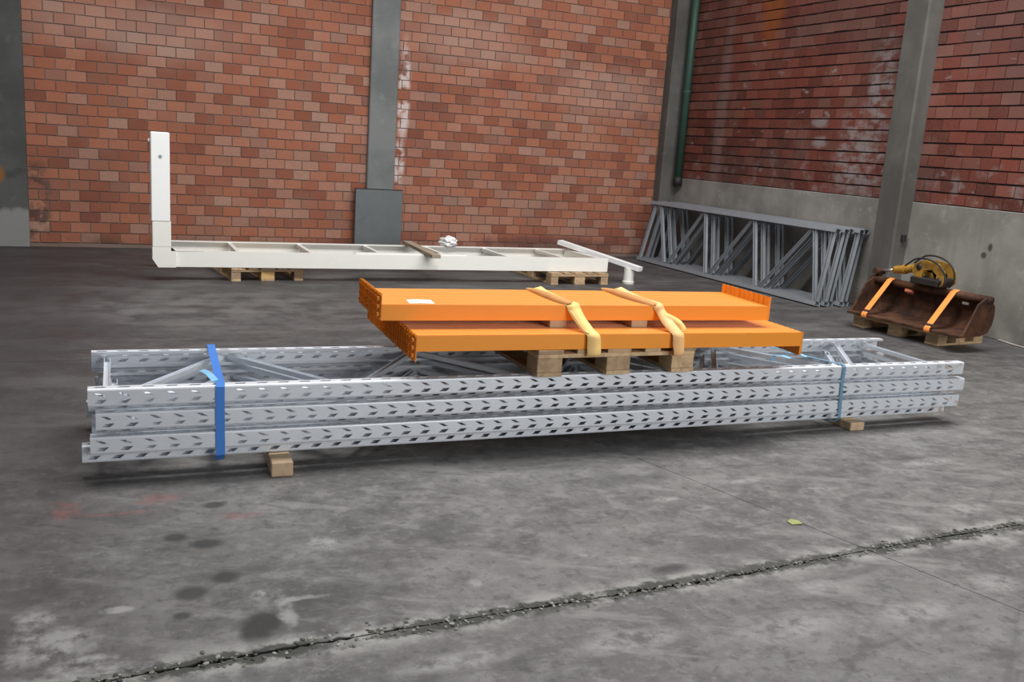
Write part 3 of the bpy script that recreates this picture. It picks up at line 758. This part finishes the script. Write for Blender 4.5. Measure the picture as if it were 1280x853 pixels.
# ------------------------------------------------------------------ grey painted frames leaning on the right wall
LL, LW, LT = 4.05, .935, .080
lean = math.atan2(.17, .92)
sL, cL = math.sin(lean), math.cos(lean)
lean_lab = ['front', 'second', 'third', 'fourth', 'fifth', 'rearmost']
def cprof(w_, t_): return [(-w_/2, -t_/2), (w_/2, -t_/2), (w_/2, t_/2), (w_/2-.008, t_/2), (w_/2-.008, -t_/2+.008), (-w_/2+.008, -t_/2+.008), (-w_/2+.008, t_/2), (-w_/2, t_/2)]
def gmesh(build, nm):
    bm = bmesh.new(); build(bm); me = mesh_of(bm, nm); me.materials.append(M['grey_paint']); return me
def rail_b(y, upw):
    def f(bm):
        a, b = (y, y+.007) if upw else (y+.043, y+.050)
        box(bm, 0, LL, a, b, 0, LT)
        n = 27; pit = LL/n; lo, hi = (y+.007, y+.050) if upw else (y, y+.043)
        for t in (0, LT-.005): box(bm, 0, LL, lo, hi, t, t+.005)
    return f
rail_bot = gmesh(rail_b(0, True), 'upright'); rail_top = gmesh(rail_b(LW-.050, False), 'upright')
brs = []
for (yb_, yt_) in ((3.33, 3.78), (2.28, 2.62), (1.18, 1.52), (.06, .38)):
    brs.append(('brace', gmesh(lambda bm, a=yb_, b=yt_: extrude_profile(bm, cprof(.045, .038), (a, .05, LT*.5), (b, LW-.05, LT*.5), (0, 0, -1)), 'brace')))
for (ytop, ybot) in ((2.66, 3.25), (1.56, 2.20), (.42, 1.10)):
    brs.append(('diagonal_brace', gmesh(lambda bm, a=ybot, b=ytop: extrude_profile(bm, cprof(.038, .032), (a, .05, LT*.5), (b, LW-.05, LT*.5), (0, 0, -1)), 'diagonal_brace')))
brs.append(('end_brace', gmesh(lambda bm: extrude_profile(bm, cprof(.045, .038), (.03, .05, LT*.5), (.06, LW-.05, LT*.5), (0, 0, -1)), 'end_brace')))
brs.append(('end_brace', gmesh(lambda bm: extrude_profile(bm, cprof(.045, .038), (LL-.04, .05, LT*.5), (LL-.12, LW-.05, LT*.5), (0, 0, -1)), 'end_brace')))
for i in range(5):
    offY = (0, -.02, .03, -.03, .02)[i]
    X0 = 7.665+i*.1125
    r_ = empty('leaning_rack', (0, 0, 0))
    r_.matrix_world = Matrix(((0, sL, cL, X0), (1, 0, 0, 8.345+offY), (0, cL, -sL, .016), (0, 0, 0, 1)))
    lab = {0: 'grey painted rack frame on edge, frontmost of those leaning on the right wall', 4: 'grey painted rack frame on edge, rearmost, against the right wall plinth'}.get(i, lean_lab[i]+' grey painted rack frame from the front, leaning towards the right wall')
    tag(r_, lab, 'rack', 'grey frames leaning on the right wall')
    link('upright', rail_bot, None, r_); link('upright', rail_top, None, r_)
    for nm, me in brs: link(nm, me, None, r_)

# ------------------------------------------------------------------ excavator bucket on its pallet
BX, BY, BZ = 7.275, 6.63, .148
bk = empty('excavator_bucket', (BX, BY, BZ), (0, 0, .10)); tag(bk, 'rusty brown wide excavator bucket strapped on a pallet against the right wall', 'bucket')
HWd = .635
prof = [(-.05, .0), (.10, .0), (.23, .006), (.32, .03), (.375, .10), (.39, .20), (.384, .25), (.376, .285), (.31, .35)]   # local x (depth), z
def sheet(prof, th):
    inn = []
    for i, p in enumerate(prof):
        a = Vector(prof[max(i-1, 0)]); b = Vector(prof[min(i+1, len(prof)-1)]); t = (b-a).normalized(); inn.append((p[0]-t.y*th, p[1]+t.x*th))
    return inn
bm = bmesh.new(); inn = sheet(prof, .014)
ys = [-HWd, -.55, -.47, -.39, -.31, -.04, .12, .24, .34, .46, HWd]
holes = {1, 3, 7, 9}
hs = [1, 3, 6, 8]
for j in range(len(ys)-1):
    for i in range(len(prof)-1):
        if i == 6 and j in (1, 3, 7): continue
        for pr_ in (prof, inn):
            bm.faces.new([bm.verts.new((pr_[q][0], y, pr_[q][1])) for q, y in ((i, ys[j]), (i+1, ys[j]), (i+1, ys[j+1]), (i, ys[j+1]))])
for i in (0, len(prof)-1):
    bm.faces.new([bm.verts.new((p[0], y, p[1])) for p, y in ((prof[i], -HWd), (inn[i], -HWd), (inn[i], HWd), (prof[i], HWd))])
bmesh.ops.remove_doubles(bm, verts=bm.verts, dist=.0005)
obj('shell', bm, M['rust'], bk)
for s_ in (-1, 1):
    bm = bmesh.new(); y0 = s_*HWd; y1 = s_*(HWd+.02)
    side = prof+[(.24, .37), (.13, .31), (.02, .11)]
    a = [bm.verts.new((x, y0, z)) for x, z in side]; b = [bm.verts.new((x, y1, z)) for x, z in side]; n = len(side)
    for i in range(n): bm.faces.new((a[i], a[(i+1) % n], b[(i+1) % n], b[i]))
    fs = [bm.faces.new(a), bm.faces.new(b[::-1])]; bmesh.ops.triangulate(bm, faces=fs)
    obj('side_plate', bm, M['rust'], bk)
bm = bmesh.new(); tube(bm, [(.28, -HWd-.04, .345), (.28, HWd+.06, .345)], .040, 14); obj('top_tube', bm, M['rust'], bk, True)
obj('cutting_edge', boxbm(-.09, .02, -HWd-.015, HWd+.015, -.004, .020, .003), M['rust'], bk)
bm = bmesh.new()
for y in (-.10, .10):
    a = [(.25, .36), (.38, .27), (.40, .42), (.33, .47), (.26, .43)]
    va = [bm.verts.new((x, y-.012, z)) for x, z in a]; vb = [bm.verts.new((x, y+.012, z)) for x, z in a]
    for i in range(5): bm.faces.new((va[i], va[(i+1) % 5], vb[(i+1) % 5], vb[i]))
    bm.faces.new(va); bm.faces.new(vb[::-1])
tube(bm, [(.32, -.14, .41), (.32, .14, .41)], .03, 12)
obj('hinge_lugs', bm, M['dark_steel'], bk)
# quick coupler with cylinder sitting on the lugs
qc = empty('quick_coupler', (7.50, 6.52, .58)); tag(qc, 'worn yellow hydraulic coupler with cylinder on top of the rusty bucket', 'coupler')
qp = (7.50, 6.52, .58)
def qpart(name, bm, mat, smooth=False): world_child(obj(name, bm, mat, None, smooth), qc, qp)
bm = bmesh.new(); tube(bm, [(7.52, 7.10, .625), (7.52, 7.06, .632), (7.52, 6.72, .70)], [.036, .042, .042], 14); tube(bm, [(7.52, 6.98, .645), (7.52, 6.95, .652)], .05, 14)
qpart('cylinder_barrel', bm, M['machine_yellow'])
bm = bmesh.new(); tube(bm, [(7.52, 7.28, .585), (7.52, 7.10, .623)], .017, 10); qpart('piston_rod', bm, M['chrome'], True)
bm = bmesh.new(); tube(bm, [(7.46, 7.30, .58), (7.58, 7.30, .58)], .035, 12); box(bm, 7.50, 7.54, 7.27, 7.33, .53, .58); qpart('rod_eye', bm, M['rust'])
def plate_yz(x, th, pts):
    bm = bmesh.new(); a = [bm.verts.new((x-th/2, y, z)) for y, z in pts]; b = [bm.verts.new((x+th/2, y, z)) for y, z in pts]; n = len(pts)
    for i in range(n): bm.faces.new((a[i], a[(i+1) % n], b[(i+1) % n], b[i]))
    fs = [bm.faces.new(a), bm.faces.new(b[::-1])]; bmesh.ops.triangulate(bm, faces=fs); return bm
outl = [(6.80, .66), (6.78, .74), (6.66, .785), (6.50, .77), (6.42, .70), (6.40, .60), (6.44, .555), (6.50, .60), (6.50, .66), (6.57, .70), (6.66, .68), (6.68, .60), (6.76, .60)]
for x in (7.45, 7.60): qpart('side_plate', plate_yz(x, .022, outl), M['machine_yellow'])
bm = bmesh.new(); tube(bm, [(7.43, 6.72, .71), (7.62, 6.72, .71)], .032, 12); tube(bm, [(7.43, 6.46, .60), (7.62, 6.46, .60)], .036, 12); qpart('pins', bm, M['dark_steel'], True)
qpart('base_block', boxbm(7.42, 7.63, 6.46, 6.80, .54, .61, .01), M['dark_steel'])
for k, (dz, x) in enumerate(((0, 7.40), (.03, 7.52))):
    pts = [(x, 6.86, .70+dz), (x, 6.74, .785+dz), (x, 6.60, .80+dz), (x, 6.46, .765+dz), (x, 6.37, .68+dz), (x, 6.36, .58+dz), (x+.02, 6.42, .55)]
    p_, _ = smooth_pts(pts, [(1, 0, 0)]*len(pts)); bm = bmesh.new(); tube(bm, p_, .009, 8); qpart('hydraulic_hose', bm, M['black'], True)
# orange straps over the bucket opening
for (yl, lab) in ((.44, 'orange tie strap across the left half of the rusty bucket'), (-.30, 'orange tie strap across the right half of the rusty bucket')):
    root = empty('tie_strap', (BX, BY+yl, BZ)); tag(root, lab, 'strap', 'orange tie straps over the bucket')
    Mw = Matrix.Translation((BX, BY, BZ)) @ Matrix.Rotation(.10, 4, 'Z')
    pl = [(.33, yl+.0, .345), (.285, yl, .390), (.235, yl, .372), (-.095, yl-.01, .030), (-.10, yl-.01, .010), (-.095, yl-.01, -.008)]
    bm = bmesh.new(); ribbon(bm, [Mw @ Vector(p) for p in pl], [(Mw.to_3x3() @ Vector((0, .062, 0)))]*6, .004)
    wb_ = obj('webbing', bm, M['strap_orange']); world_child(wb_, root, (BX, BY+yl, BZ))
    bm = bmesh.new(); ribbon(bm, [Mw @ Vector(p) for p in ((-.060, yl-.01, .066), (-.078, yl-.01, .048))], [(Mw.to_3x3() @ Vector((0, .068, 0)))]*2, .010)
    b_ = obj('buckle', bm, M['dark_steel']); b_.parent = wb_; b_.matrix_parent_inverse = Matrix()
Mw = Matrix.Translation((BX, BY, BZ)) @ Matrix.Rotation(.10, 4, 'Z')
rs = obj('red_scrap', boxbm(-.03, .03, -.04, .04, 0, .05, .008), M['red_scrap'], None, False, Mw @ Vector((.27, .22, .27)), (0, .5, .3))
rs.parent = None
tag(rs, 'small faded red scrap stuck inside the upper back of the rusty bucket', 'scrap')
# yellow-green scrap on the floor
bm = bmesh.new(); vv = [bm.verts.new(p) for p in ((-.03, -.02, .001), (.02, -.03, .004), (.035, .01, .001), (.0, .03, .005), (-.03, .015, .002))]; bm.faces.new(vv)
r2 = bmesh.ops.extrude_face_region(bm, geom=bm.faces[:]); bmesh.ops.translate(bm, verts=[v for v in r2['geom'] if isinstance(v, bmesh.types.BMVert)], vec=(0, 0, .0015))
tag(obj('floor_scrap', bm, M['leaf'], None, False, (2.885, 3.08, .001)), 'tiny yellow green scrap lying on the floor near the crossing joints', 'scrap')
